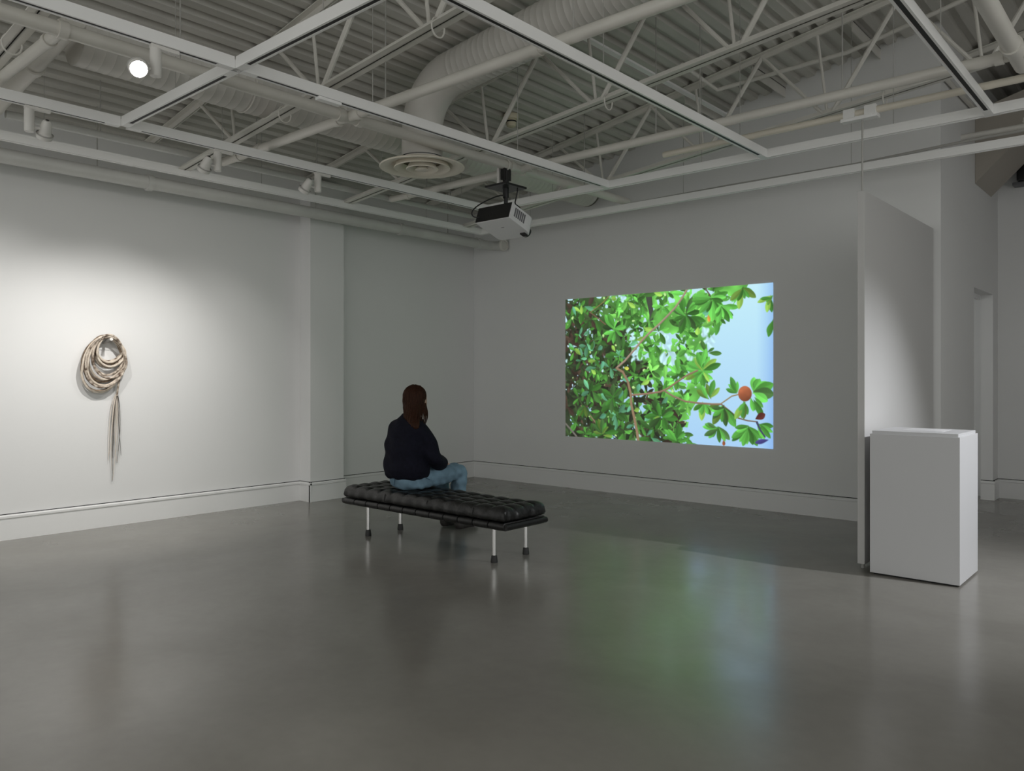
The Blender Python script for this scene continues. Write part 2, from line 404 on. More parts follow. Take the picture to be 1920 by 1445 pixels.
for a in np.linspace(0, 1, 9):
    ang = a * math.pi / 2
    el.append((DX + er * (1 - math.cos(ang)), DY, zx(DX + er) - er + er * math.sin(ang)))
MB().tube([(DX, DY, 3.30), (DX, DY, 3.36), (DX, DY, 3.44), (DX, DY, 3.5)] + el, [.172, .178, .178, .174] + [.176] * 9, 36).build('elbow', M_DUCT, t)
p, rr = ribbed([el[-1], (-1.2, DY, min(zx(-1.2), 9)), (4.4, DY, zx(4.4))], .176, .06, .0028)
MB().tube(p, rr, 36).build('shell', M_DUCT, t)
t = thing('air_diffuser', 'round white air diffuser with concentric rings under the duct elbow', 'diffuser', (DX, DY, 3.30))
MB().lathe([(.172, .085), (.19, .08), (.30, .045), (.365, .03), (.372, .022), (.366, .014), (.33, .018), (.275, .03), (.25, .06)], (DX, DY, 3.215), 48, caps=False).build('outer_ring', M_CREAM, t)
MB().lathe([(.20, .085), (.225, .05), (.245, .012), (.24, .006), (.215, .014), (.17, .05), (.165, .06)], (DX, DY, 3.215), 48, caps=False).build('middle_ring', M_CREAM, t)
MB().lathe([(.10, .075), (.118, .04), (.142, .004), (.137, -.002), (.11, .01), (.075, .04)], (DX, DY, 3.215), 40, caps=False).build('inner_ring', M_CREAM, t)
MB().lathe([(0.0, .03), (.03, .03), (.05, .012), (.06, -.002), (.052, -.006), (0.0, -.004)], (DX, DY, 3.215), 32, caps=False).build('centre_cone', M_CREAM, t)
MB().lathe([(0, .1), (.19, .1)], (DX, DY, 3.215), 32, caps=False).build('damper', M_DARK, t)

# ------------------------------------------------------------------ lighting tracks
TB, TH, TW = 3.25, .07, .056
def track(p, q, label, rods=(), breaks=()):
    p = Vector((*p, TB)); q = Vector((*q, TB)); d = (q - p).normalized(); L = (q - p).length
    t = thing('lighting_track', label, 'track', (p + q) / 2, 'suspended lighting tracks')
    sx = d.cross(Vector((0, 0, 1)))
    mb = MB(); hw = TW / 2; sl = .014; sd = .008
    # profile with an open slot underneath and a step on the sides
    prof = [(-hw, 0), (-sl, 0), (-sl, sd), (sl, sd), (sl, 0), (hw, 0), (hw, TH * .72), (hw * .9, TH * .74), (hw * .9, TH), (-hw * .9, TH), (-hw * .9, TH * .74), (-hw, TH * .72)]
    a = [p + sx * u + Vector((0, 0, v)) for u, v in prof]; b = [q + sx * u + Vector((0, 0, v)) for u, v in prof]; n = len(prof)
    mb.add(a + b, [tuple(range(n)), tuple(range(2 * n - 1, n - 1, -1))] + [(i, n + i, n + (i + 1) % n, (i + 1) % n) for i in range(n)])
    mb.build('rail', M_TRACK, t, smooth=False)
    mk = MB(); mk.beam(p + d * .10 + Vector((0, 0, .002)), q - d * .10 + Vector((0, 0, .002)), sl * 1.9, .008); mk.build('slot', M_SLOT, t, smooth=False)
    for s in [0.05, L - .05] + list(breaks):   # closed joints where two lengths meet
        c = p + d * s; MB().beam(c - d * .05, c + d * .05, TW * .98, .004).build('joint_plate', M_TRACK, t, smooth=False)
        t.children[-1].location.z += .003
    for s in rods:
        c = p + d * s; MB().tube([c + Vector((0, 0, TH - .005)), (c.x, c.y, deck_z(c.x) + .03)], .0028, 6).build('hanger_rod', M_ROD, t)
    return t
TX = dict(T3=-7.02, T2=-5.995, T1=-4.37, T4=-2.775, T5=-1.13); CY = dict(C0=-1.6, C1=2.45, C2=6.385, C3=7.36)
h2 = TW / 2 + .001
track((TX['T3'], -3), (TX['T3'], CY['C3'] + h2), 'white lighting track closest to the coil wall', (5.25, 7.2, 9.4), (5.9, 8.2))
track((TX['T2'], -3), (TX['T2'], CY['C1'] - h2), 'white lighting track holding the lamp that hangs beside the thick sloping pipe', (4.2,))
track((TX['T2'], CY['C1'] + h2), (TX['T2'], CY['C2'] + h2), 'white lighting track holding the two angled spotlights along the coil wall', (.75, 2.4, 3.5))
track((TX['T1'], -3), (TX['T1'], CY['C1'] - h2), 'white lighting track holding the glowing spotlight', (3.6,))
track((TX['T1'], CY['C1'] + h2), (TX['T1'], CY['C2'] - h2), 'white lighting track passing in front of the diffuser neck', (1.0, 2.55))
track((TX['T4'], -3), (TX['T4'], CY['C2'] - h2), 'white lighting track between the diffuser and the hanging panel', (5.2, 7.0, 8.9))
track((TX['T5'], -3), (TX['T5'], CY['C2'] - h2), 'white lighting track running past the hanging panel and its clamp', (5.0, 8.0))
track((TX['T2'] + h2, CY['C1']), (TX['T1'] - h2, CY['C1']), 'short white cross track joining the spotlight tracks above the floor', (.8,))
track((TX['T1'] + h2, CY['C1']), (TX['T4'] - h2, CY['C1']), 'white cross track continuing from the glowing spotlight track towards the panel side', (.85,))
track((TX['T2'] + h2, CY['C2']), (2.38, CY['C2']), 'white cross track that ends the grid behind the projector', (.9, 2.6, 4.2, 6.0), (1.55, 3.2, 4.85))
track((.5, -3), (.5, CY['C2'] - h2), 'white lighting track holding the lamp that lights the open floor', (5.0,))
track((TX['T3'] + h2, CY['C3']), (2.38, CY['C3']), 'white lighting track closest to the projection wall', (.8, 2.9, 4.6, 6.2), (2.9, 4.0))
tag(MB().tube([(-4.9, 7.42, TB + TH + .012), (-3.6, 7.40, TB + TH + .02), (-2.4, 7.41, TB + TH + .018), (-1.4, 7.40, TB + TH + .05), (.2, 7.41, TB + TH + .07), (2.3, 7.41, TB + TH + .06)], .013, 8).build('track_cable', M_ROD), 'grey cable lying along the track closest to the projection wall', 'cable')
tag(MB().box(-4.395, -4.345, 3.02, 3.2, TB - .022, TB - .001).build('track_feed_box', M_TRACK, smooth=False, bevel=.005), 'small white feed box under the track before the diffuser', 'track box')

# spotlights: adaptor, cylinder, knuckle and bell-shaped head aimed at its target
def lamp_fix(x, y, side, head_dy, target, label, lit):
    t = thing('spotlight', label, 'spotlight', (x, y, TB), 'track spotlights')
    MB().beam((x, y - .03, TB - .012), (x, y + .13, TB - .012), .03, .022).build('adaptor', M_LAMP, t, smooth=False, bevel=.003)
    MB().lathe([(.012, 0), (.014, -.014), (.029, -.018), (.031, -.03), (.031, -.165), (.028, -.172), (.0, -.172)], (x, y, TB - .005), 24, caps=False).build('cylinder', M_LAMP, t)
    h = Vector((x + side * .012, y + head_dy, TB - .145)); d = (Vector(target) - h).normalized()
    MB().tube([(x, y + .02 * (1 if head_dy > 0 else -1), TB - .145), h - d * .01], .009, 8).build('knuckle', M_LAMP, t)
    Mt = d.to_track_quat('Z', 'Y').to_matrix()
    hd = MB().lathe([(.0, -.075), (.018, -.073), (.030, -.055), (.036, -.02), (.040, .02), (.050, .03), (.052, .038), (.052, .05), (.049, .052), (.049, .06), (.044, .063), (.042, .05), (.0, .046)], h, 28, Mt, caps=False).build('head', M_LAMP, t)
    MB().lathe([(.0, .0535), (.0425, .0525)], h, 24, Mt, caps=False).build('lens', M_LENS if lit else M_LENSDIM, hd)
    MB().lathe([(.051, .024), (.0555, .026), (.0555, .032), (.051, .034)], h, 28, Mt, caps=False).build('trim_ring', M_ROD, hd)
    MB().lathe([(.0, -.076), (.012, -.0765)], h, 14, Mt, caps=False).build('cable_hole', M_SLOT, hd)
    return h + d * .075
T_COIL = Vector((XL, 2.9, 1.05))
h1 = lamp_fix(TX['T1'], 1.96, 0, -.10, (-.8, .9, .4), 'glowing white spotlight shining into the room', True)
spot('spotlight_beam', h1, (-.8, .9, .2), 60, 60, .6)
h2_ = lamp_fix(TX['T2'], 1.83, 0, .10, (XL, 2.05, .9), 'white spotlight beside the thick sloping pipe, aimed down at the coil wall', True)
spot('spotlight_beam', h2_, (XL, 2.0, .85), 85, 90, 1.0)
h3_ = lamp_fix(TX['T2'], 3.19, 0, -.10, (XL, 2.95, 1.0), 'white spotlight under the slim cream pipe, aimed at the coiled cord', True)
spot('spotlight_beam', h3_, (XL, 2.95, .85), 122, 84, 1.0)
h4_ = lamp_fix(TX['T2'], 4.15, 0, -.12, (XL, 3.6, .8), 'white spotlight nearest the pillar, aimed along the coil wall', True)
spot('spotlight_beam', h4_, (XL, 3.8, .75), 45, 84, 1.0)
# lamps of the same kind outside the frame, on the tracks near the camera; those behind it are added fill
h5_ = lamp_fix(.5, 4.0, 0, -.1, (-1.45, 4.06, 0), 'white spotlight lighting the open floor in front of the pedestal', True)
spot('spotlight_beam', h5_, (-1.45, 4.06, 0), 6, 60, .9)
h6_ = lamp_fix(1.2, CY['C2'], 0, -.07, (-1.8, 5.5, .1), 'white spotlight lighting the white pedestal from the side', True)
spot('spotlight_beam', h6_, (-1.65, 5.9, .0), 430, 66, 1.0, color=(.95, .97, 1))
for x, y, tx, ty, e, wh in ((TX['T1'], -1.2, -5.2, .8, 40, 'track of the glowing spotlight'), (TX['T4'], -.6, -3.4, 1.4, 40, 'track that passes between diffuser and panel'), (TX['T2'], -.8, XL, -1.0, 60, 'track along the coil wall')):  # unseen lamps added as bounce fill for the room
    hh = lamp_fix(x, y, 0, .1, (tx, ty, 0), 'added unseen fill spotlight behind the viewing position on the ' + wh, True)
    spot('spotlight_beam', hh, (tx, ty, 0), e, 90, .8)

# smoke detector on the deck
p = Vector((-5.30, 6.0, deck_z(-5.30)))
t = thing('smoke_detector', 'cream smoke detector fixed under the deck beyond the diffuser', 'smoke detector', p)
MB().lathe([(.0, 0), (.075, 0), (.078, -.03), (.07, -.05), (.05, -.055)], p, 28, caps=False).build('base', M_SMOKE, t)
MB().lathe([(.05, -.055), (.052, -.09), (.046, -.12), (.03, -.13), (0, -.132)], p, 28, caps=False).build('sensor_head', M_SMOKE, t)
MB().lathe([(.0525, -.066), (.0545, -.068), (.0545, -.078), (.0525, -.08)], p, 28, caps=False).build('vent_slot', M_DARK, t)
tag(MB().lathe([(.0, 0), (.012, 0), (.012, -.04), (.03, -.045), (.03, -.052), (0, -.052)], (-2.45, 5.9, deck_z(-2.45)), 12, caps=False).build('brass_sprinkler', mat('brass', (.35, .24, .09), .35, metal=.8)), 'small brass sprinkler head under the deck', 'sprinkler')

# ------------------------------------------------------------------ projector and its mount
px, py = -4.89, 5.46
t = thing('projector_mount', 'black projector mount clamped to the long sprinkler pipe', 'mount', (px, py, 3.3))
MB().tube([(px, py, 3.335), (px, py, 3.08)], .028, 20).build('sleeve', M_BLK, t)
MB().tube([(px, py, 3.12), (px, py, 2.93)], .019, 16).build('pole', M_BLK, t)
MB().box(px - .13, px + .13, py - .15, py + .15, 3.165, 3.185).build('plate', M_BLK, t, smooth=False, bevel=.004)
MB().box(px - .022, px + .022, py - .05, py + .05, 3.24, 3.35).build('clamp_jaw', M_BLK, t, smooth=False, bevel=.004)
MB().tube([(px + .05 * math.cos(a), py, ZP + .05 * math.sin(a)) for a in np.linspace(0, 2 * math.pi, 24, endpoint=False)], .008, 8, closed=True).build('pipe_clamp', M_STEEL, t)
MB().box(px - .075, px - .045, py - .045, py - .02, 3.19, 3.36).build('safety_bracket', M_LAMP, t, smooth=False, bevel=.003)
# body axes: x right, y towards the screen and down, z up
PIT = R(-19); Mp = Matrix.Rotation(PIT, 3, 'X')
PC = Vector((-4.83, 5.395, 2.835))
def pb(x, y, z): return PC + Mp @ Vector((x, y, z))
t = thing('projector', 'white projector with black rear panel hanging from the mount', 'projector', PC)
hw, hd, hh = .208, .18, .076
# body outline seen from above: front corner cut away and rounded
outl = [(-hw, -hd), (hw, -hd), (hw, hd * .35), (hw * .97, hd * .62), (hw * .82, hd * .88), (hw * .6, hd), (-hw * .85, hd), (-hw, hd * .85)]
mb = MB(); n = len(outl)
mb.add([pb(x, y, -hh) for x, y in outl] + [pb(x * .99, y * .99, hh) for x, y in outl], [tuple(range(n)), tuple(range(2 * n - 1, n - 1, -1))] + [(i, n + i, n + (i + 1) % n, (i + 1) % n) for i in range(n)])
body = mb.build('body', M_PJ, t, smooth=False, bevel=.006)
def quadbox(name, m, parent, x0, x1, y0, y1, z0, z1, bevel=0):
    vs = [pb(x, y, z) for z in (z0, z1) for y in (y0, y1) for x in (x0, x1)]
    return MB().add(vs, [(0, 2, 3, 1), (4, 5, 7, 6), (0, 1, 5, 4), (2, 6, 7, 3), (0, 4, 6, 2), (1, 3, 7, 5)]).build(name, m, parent, smooth=False, bevel=bevel)
rear = quadbox('rear_panel', M_BLK, t, -hw + .004, hw - .004, -hd - .004, -hd + .01, -hh + .004, hh - .002)
for i in range(5): quadbox('socket', M_RUBBER, rear, -.17 + i * .045, -.14 + i * .045, -hd - .006, -hd, -.035, -.015)
for i in range(6): quadbox('vent_slat', M_GRILL, t, hw - .002, hw + .002, -.125 + i * .026, -.109 + i * .026, -.035, .05)
quadbox('badge', M_GRILL, t, -.005, .03, -.04, -.032, -hh - .001, -hh + .001)
lens = MB(); Mq = Mp @ Matrix.Rotation(R(-90), 3, 'X')
lens = MB().lathe([(.0, 0), (.045, 0), (.05, .03), (.046, .04), (.04, .038), (.035, .02), (0, .018)], pb(.09, hd - .005, -.015), 28, Mq, caps=False).build('lens_barrel', M_BLK, t)
MB().lathe([(.0, .0205), (.034, .0205)], pb(.09, hd - .005, -.015), 24, Mq, caps=False).build('lens_glass', mat('lens_glass', (.05, .06, .08), .05), lens)
quadbox('foot', M_BLK, t, .11, .165, hd * .55, hd * .85, -hh - .014, -hh + .002, bevel=.004)
quadbox('mount_foot', M_BLK, t, -.06, .06, -.07, .07, hh - .004, hh + .035)
def bez(*p, n=18):
    p = [Vector(q) for q in p]; out = []
    for i in range(n + 1):
        u = i / n; q = list(p)
        while len(q) > 1: q = [a.lerp(b, u) for a, b in zip(q[:-1], q[1:])]
        out.append(q[0])
    return out
tag(MB().tube(bez((px, py - .03, 3.07), pb(.02, -.10, .30), pb(-.15, -.25, .05), pb(-.30, -.26, .08), pb(-.24, -.24, -.07), pb(-.17, -hd - .005, -.02)), .006, 8).build('projector_cable', M_BLK), 'black cable looping from the mount to the projector rear', 'cable', 'projector cables')
tag(MB().tube(bez((px + .1, py + .05, 3.165), (px + .12, py + .04, 3.02), (px + .0, py + .0, 2.98), (px + .2, py + .02, 3.02), pb(.16, .02, .10), pb(.12, .0, hh)), .006, 8).build('projector_cable', M_BLK), 'black cable hanging from the mount plate to the projector top', 'cable', 'projector cables')

# ------------------------------------------------------------------ the projected film still
PX0, PX1, PZ0, PZ1 = -6.112, -3.378, .652, 2.394
def paint():
    rng = np.random.default_rng(7)
    H, Wd = 700, 1100
    img = np.zeros((H, Wd, 3)); yy, xx = np.mgrid[0:H, 0:Wd]; U = xx / Wd; V = yy / H
    A = Wd / (PX1 - PX0) * 1.0
    def pc(u, v):
        p = on_y(u, v, YB); return ((p.x - PX0) / (PX1 - PX0) * Wd, (PZ1 - p.z) / (PZ1 - PZ0) * H)
    def rgb(*c): return np.array(c) / 255.
    # sky
    sky = rgb(196, 238, 250)[None, None] * (1 - V[..., None]) + rgb(170, 210, 246)[None, None] * V[..., None]
    k = np.clip((U - .93) / .07, 0, 1)[..., None] ** 1.3
    img[:] = sky * (1 - .55 * k) + rgb(120, 165, 235) * .55 * k
    def smooth_noise(gx, gy):
        g = rng.random((gy + 2, gx + 2)); fx = U * gx; fy = V * gy
        ix = fx.astype(int); iy = fy.astype(int); tx = fx - ix; ty = fy - iy
        tx = tx * tx * (3 - 2 * tx); ty = ty * ty * (3 - 2 * ty)
        return (g[iy, ix] * (1 - tx) + g[iy, ix + 1] * tx) * (1 - ty) + (g[iy + 1, ix] * (1 - tx) + g[iy + 1, ix + 1] * tx) * ty
    # edge of the crown against open sky
    edge = [(1405, 528), (1396, 548), (1390, 552), (1372, 575), (1352, 610), (1325, 640), (1330, 690), (1318, 735), (1295, 770), (1283, 835), (1283, 850), (1000, 850), (1000, 500), (1405, 500)]
    E = [pc(*e) for e in edge]
    ins = np.zeros((H, Wd), bool); j = len(E) - 1
    for i in range(len(E)):
        xi, yi = E[i]; xj, yj = E[j]
        c = ((yi > yy) != (yj > yy)) & (xx < (xj - xi) * (yy - yi) / (yj - yi + 1e-9) + xi); ins ^= c; j = i
    n1 = smooth_noise(26, 17); n2 = smooth_noise(60, 40); n3 = smooth_noise(9, 6)
    # far, soft foliage: bright in the middle, dark to the left
    dark = np.clip(1.15 - U * 2.2 + .35 * (V - .35), 0, 1)
    base = (rgb(118, 205, 92) * (1 - dark[..., None]) + rgb(52, 62, 44) * dark[..., None]) * (.75 + .5 * n1[..., None])
    holes = ((n1 * .6 + n2 * .4) > (.60 + .10 * dark))
    base[holes] = img[holes] * .98
    img[ins] = base[ins]
    def put_mask(m, x0, y0, col):
        h, w = m.shape; img[y0:y0 + h, x0:x0 + w] = img[y0:y0 + h, x0:x0 + w] * (1 - m[..., None]) + col * m[..., None]
    def leaf(cx, cy, L, Wf, ang, col, soft=1.5, vein=True):
        # leaf from its base (cx, cy), long L, wide Wf, pointing along ang
        mx, my = cx + L / 2 * math.cos(ang), cy + L / 2 * math.sin(ang); rr = L * .62 + 3
        x0, x1 = int(max(0, mx - rr)), int(min(Wd, mx + rr)); y0, y1 = int(max(0, my - rr)), int(min(H, my + rr))
        if x1 - x0 < 2 or y1 - y0 < 2: return
        gx, gy = xx[y0:y1, x0:x1] - cx, yy[y0:y1, x0:x1] - cy
        u = gx * math.cos(ang) + gy * math.sin(ang); v = -gx * math.sin(ang) + gy * math.cos(ang)
        t = u / L; prof = np.where((t > 0) & (t < 1), np.sin(np.pi * np.clip(t, 0, 1) ** 1.35) ** .75, 0) * Wf / 2
        m = np.clip((prof - np.abs(v)) / soft + .5, 0, 1) * ((t > 0) & (t < 1))
        shade = (1 + .07 * np.tanh(v / 3) + .14 * (t - .5))[..., None]
        if vein: shade = shade + .09 * (np.abs(v) < 1.1)[..., None]
        put_mask(m, x0, y0, np.clip(col * shade, 0, 1))
    def branch(pts, w0, w1, col):
        P = bez(*[(*pc(*p), 0) for p in pts], n=60) if len(pts) <= 2 else []
        if not P:
            Q = [Vector((*pc(*p), 0)) for p in pts]; P = []
            for i in range(len(Q) - 1):
                for k in range(14): P.append(Q[i].lerp(Q[i + 1], k / 14))
            P.append(Q[-1])
        for a, (p, q) in enumerate(zip(P[:-1], P[1:])):
            w = w0 + (w1 - w0) * a / len(P); rr = w + (q - p).length + 2
            x0, x1 = int(max(0, p.x - rr)), int(min(Wd, p.x + rr)); y0, y1 = int(max(0, p.y - rr)), int(min(H, p.y + rr))
            if x1 - x0 < 2 or y1 - y0 < 2: continue
            gx, gy = xx[y0:y1, x0:x1] - p.x, yy[y0:y1, x0:x1] - p.y
            d = (q - p); L2 = max(1e-6, d.length_squared); s = np.clip((gx * d.x + gy * d.y) / L2, 0, 1)
            dx_, dy_ = gx - s * d.x, gy - s * d.y; dist = np.hypot(dx_, dy_)
            m = np.clip((w / 2 - dist) / 1.4 + .5, 0, 1)
            sh = 1.0 - .28 * (dy_ + dx_ * .4) / max(w, 1)
            put_mask(m, x0, y0, np.clip(col * sh[..., None], 0, 1))
    GB, GM, GD, GT, GY = rgb(104, 192, 84), rgb(80, 150, 62), rgb(60, 92, 50), rgb(96, 165, 130), rgb(150, 200, 88)
    BR = rgb(72, 60, 52)
    # dark trunk and limbs at the left
    branch([(1110, 560), (1100, 590), (1080, 620), (1062, 640), (1055, 660)], 26, 40, BR)
    branch([(1108, 590), (1090, 640), (1075, 690)], 20, 16, BR * .9)
    branch([(1215, 545), (1222, 590), (1221, 615)], 34, 8, rgb(66, 70, 62))
    # filling foliage: three depths of small sprays, dark ones first
    def spray(x, y, n, L, cols, w=.34):
        a0 = rng.random() * 360
        for i in range(n):
            a = R(a0 + 360 * (i + .8 * rng.random()) / n); LL = L * (.55 + .6 * rng.random())
            leaf(x + rng.normal() * L * .12, y + rng.normal() * L * .12, LL, LL * w * (.8 + .45 * rng.random()), a, cols[int(rng.integers(len(cols)))] * (.72 + .5 * rng.random()), 2.0)
    def darkness(x, y): return float(np.clip(1.22 - x / Wd * 1.75 + .7 * (y / H - .45), 0, 1))
    def cover(count, L0, L1, cl, dens):
        for _ in range(count):
            x, y = rng.random() * Wd, rng.random() * H
            if not ins[int(y), int(x)]: continue
            dk = darkness(x, y)
            if rng.random() > dens(dk): continue
            spray(x, y, int(rng.integers(4, 8)), L0 + (L1 - L0) * rng.random(), cl(dk))
    DK = [rgb(46, 52, 38), rgb(58, 78, 46), rgb(70, 58, 48), rgb(52, 66, 44)]
    MD = [rgb(72, 128, 56), rgb(84, 150, 64), rgb(66, 108, 52)]
    LT = [rgb(112, 200, 88), rgb(128, 210, 96), rgb(96, 180, 76)]
    cover(260, 50, 80, lambda d: DK if d > .45 else MD + LT, lambda d: .25 + .75 * d)
    # openings where the sky shows
    for (u, v, w, h_) in ((1184, 610, 17, 50), (1186, 640, 14, 34), (1262, 663, 30, 34), (1252, 640, 18, 22), (1236, 622, 24, 18), (1206, 640, 16, 16), (1196, 668, 20, 12), (1283, 640, 9, 28), (1150, 552, 14, 14), (1168, 560, 14, 18), (1300, 668, 16, 12), (1280, 815, 10, 20), (1200, 822, 8, 18), (1092, 826, 8, 8), (1062, 680, 8, 14), (1330, 630, 22, 20)):
        x, y = pc(u, v)
        for k in range(7): leaf(x + rng.normal() * w * .45 - w * .6, y + rng.normal() * h_ * .6, w * (1.2 + rng.random()), w * (.8 + .5 * rng.random()), rng.random() * 6.28, rgb(193, 234, 246), 9, False)
    cover(210, 46, 74, lambda d: DK[1:2] + MD if d > .55 else MD, lambda d: .45)
    for i in range(210):    # chinks of sky between the leaves
        x, y = rng.random() * Wd, rng.random() * H
        if not ins[int(y), int(x)]: continue
        L = 6 + 16 * rng.random() ** 2; leaf(x, y, L, L * (.45 + .4 * rng.random()), rng.random() * 6.28, rgb(190, 226, 238) if rng.random() < .6 else rgb(190, 232, 150), 4, False)
    cover(150, 44, 72, lambda d: MD + LT if d < .5 else [rgb(76, 138, 58), rgb(62, 104, 50), rgb(96, 160, 120)], lambda d: .55 - .25 * d)
    for i in range(40):
        x, y = rng.random() * Wd, rng.random() * H
        if ins[int(y), int(x)]: leaf(x, y, 30 + 25 * rng.random(), 16 + 10 * rng.random(), rng.random() * 6.28, (GT if rng.random() < .5 else GY) * (.8 + .3 * rng.random()), 3)
    # main branches
    TW_ = rgb(158, 138, 122)
    branch([(1352, 757), (1366, 768), (1384, 783), (1402, 788), (1420, 790)], 6, 5, rgb(120, 100, 84))
    branch([(1352, 756), (1372, 742), (1388, 738)], 5, 5, rgb(150, 130, 90))
    branch([(1090, 760), (1104, 775), (1120, 795), (1134, 812)], 7, 8, rgb(128, 116, 90))
    branch([(1058, 790), (1072, 806), (1082, 818)], 9, 10, rgb(108, 104, 98))
    branch([(1106, 585), (1122, 597), (1140, 612), (1152, 617)], 5, 6, rgb(118, 92, 74))
    branch([(1144, 553), (1130, 568), (1108, 585)], 5, 4, rgb(140, 120, 78))
    branch([(1266, 575), (1276, 574), (1283, 582)], 4, 4, TW_)
    branch([(1322, 540), (1330, 552), (1334, 570)], 6, 4, rgb(96, 84, 74))
    def rosette(u, v, n, L, cols, a0=0, a1=360, w=.33):
        x, y = pc(u, v); n = int(n * 1.35 + .5)
        for i in range(n):
            a = R(a0 + (a1 - a0) * (i + .9 * rng.random()) / n); LL = L * (.62 + .55 * rng.random())
            leaf(x + rng.normal() * 5, y + rng.normal() * 5, LL, LL * w * (.85 + .3 * rng.random()), a, cols[i % len(cols)] * (.72 + .45 * rng.random()), 2)
    rosette(1153, 617, 9, 84, [GM, GB, GD, GB])
    rosette(1285, 590, 13, 88, [GM, GM * .85, GD * 1.2, GB])
    rosette(1316, 693, 12, 84, [GB, GB, GY, GM])
    rosette(1334, 560, 10, 86, [GM, GB, GM * .85], -20, 200)
    rosette(1352, 575, 8, 78, [GB, GM], -10, 140)
    rosette(1392, 540, 6, 78, [GB, GY * .9, GM], 20, 150)
    rosette(1446, 556, 5, 62, [GM, GY * .85], 70, 190)
    rosette(1450, 600, 2, 66, [GM], 85, 120)
    rosette(1318, 755, 7, 78, [GB * .9, GY * .85, GM], 20, 160)
    rosette(1330, 748, 4, 74, [GY * .9, GB], 200, 320)
    rosette(1356, 762, 9, 86, [GM, GB, GY * .8, GD * 1.2], 40, 190)
    rosette(1345, 800, 8, 70, [GM, GD * 1.2, GB], 20, 230)
    rosette(1400, 800, 9, 84, [GM, GB, GM * .9], 30, 180)
    rosette(1420, 795, 4, 76, [GM * 1.1], 5, 70)
    rosette(1130, 812, 8, 80, [GM * .9, GY * .75, GD], 170, 380)
    rosette(1095, 760, 6, 66, [GM * .8, GD, GY * .7], 30, 160)
    rosette(1240, 780, 9, 76, [GM * .8, GD, GM])
    rosette(1270, 825, 7, 70, [GM, GB * .8], 190, 350)
    rosette(1150, 745, 7, 70, [GD, GM * .8])
    branch([(1288, 543), (1278, 560), (1266, 577), (1252, 592), (1236, 608), (1220, 622), (1206, 636), (1190, 655), (1172, 676), (1158, 688)], 9, 10, TW_)
    branch([(1156, 690), (1168, 697), (1178, 716), (1183, 738), (1184, 758), (1190, 785), (1195, 810), (1197, 827)], 11, 15, rgb(138, 116, 92))
    branch([(1185, 740), (1210, 738), (1238, 734), (1252, 728), (1270, 715), (1290, 702), (1308, 694)], 9, 7, rgb(146, 118, 100))
    branch([(1246, 732), (1262, 742), (1285, 752), (1310, 755), (1335, 757), (1352, 757)], 8, 8, rgb(140, 118, 98))
    # fruit spray at the right
    rosette(1383, 736, 4, 66, [GM * 1.05, GB * .95], 195, 275)
    rosette(1412, 734, 7, 92, [GB, GM * 1.05, GB * .95, GD * 1.3], 262, 392, .48)
    rosette(1410, 744, 3, 92, [GM, GM * 1.1], 48, 82, .34)
    rosette(1396, 752, 4, 70, [GB * .9, GY * .8], 70, 140)
    x, y = pc(1396.5, 737.5)
    m = np.clip((31 - np.hypot((xx - x), (yy - y) / 1.07)) / 2 + .5, 0, 1)
    sh = np.clip(1.08 - ((xx - x) * .25 + (yy - y) * .5) / 62, .6, 1.25) * (.93 + .14 * n2)
    img[:] = img * (1 - m[..., None]) + np.clip(rgb(152, 88, 60) * sh[..., None], 0, 1) * m[..., None]
    x, y = pc(1425, 781); leaf(x - 22, y + 10, 50, 30, R(-28), rgb(92, 46, 42), 2, False)
    branch([(1419, 791), (1425, 805), (1434, 818)], 9, 6, rgb(62, 66, 92))
    x, y = pc(1437, 826); leaf(x + 10, y - 6, 64, 20, R(165), rgb(70, 66, 128), 2.5, False)
    x, y = pc(1330, 597); leaf(x - 6, y - 18, 34, 15, R(80), rgb(224, 160, 78), 4, False)
    x, y = pc(1170, 689); leaf(x, y, 30, 18, R(10), rgb(206, 210, 90), 2, False)
    x, y = pc(1357, 829); leaf(x, y - 12, 26, 14, R(90), rgb(150, 84, 50), 3, False)
    # soften like a projected picture, then halve
    for _ in range(2):
        img[1:-1, 1:-1] = (img[1:-1, 1:-1] * 4 + img[:-2, 1:-1] + img[2:, 1:-1] + img[1:-1, :-2] + img[1:-1, 2:]) / 8
    img = np.clip(img, 0, 1) ** 1.0
    img = img.reshape(H // 2, 2, Wd // 2, 2, 3).mean((1, 3))
    return img
IMG = paint()
ih, iw = IMG.shape[:2]
gx = np.linspace(PX0, PX1, iw); gz = np.linspace(PZ1, PZ0, ih)
X_, Z_ = np.meshgrid(gx, gz)
co = np.stack([X_, np.full_like(X_, YB - .004), Z_], -1).reshape(-1, 3)
idx = np.arange(ih * iw).reshape(ih, iw)
q = np.stack([idx[:-1, :-1], idx[1:, :-1], idx[1:, 1:], idx[:-1, 1:]], -1).reshape(-1, 4)
me = bpy.data.meshes.new('projected_image')
me.vertices.add(len(co)); me.vertices.foreach_set('co', co.astype(np.float32).ravel())
me.loops.add(q.size); me.loops.foreach_set('vertex_index', q.astype(np.int32).ravel())
me.polygons.add(len(q)); me.polygons.foreach_set('loop_start', np.arange(0, q.size, 4, dtype=np.int32)); me.polygons.foreach_set('loop_total', np.full(len(q), 4, np.int32))
me.update(calc_edges=True); me.validate()
at = me.color_attributes.new('picture', 'FLOAT_COLOR', 'POINT')
lin = np.where(IMG <= .04045, IMG / 12.92, ((IMG + .055) / 1.055) ** 2.4)
rgba = np.concatenate([lin, np.ones((ih, iw, 1))], -1).astype(np.float32)
at.data.foreach_set('color', rgba.ravel())
m = bpy.data.materials.new('projected_picture'); m.use_nodes = True
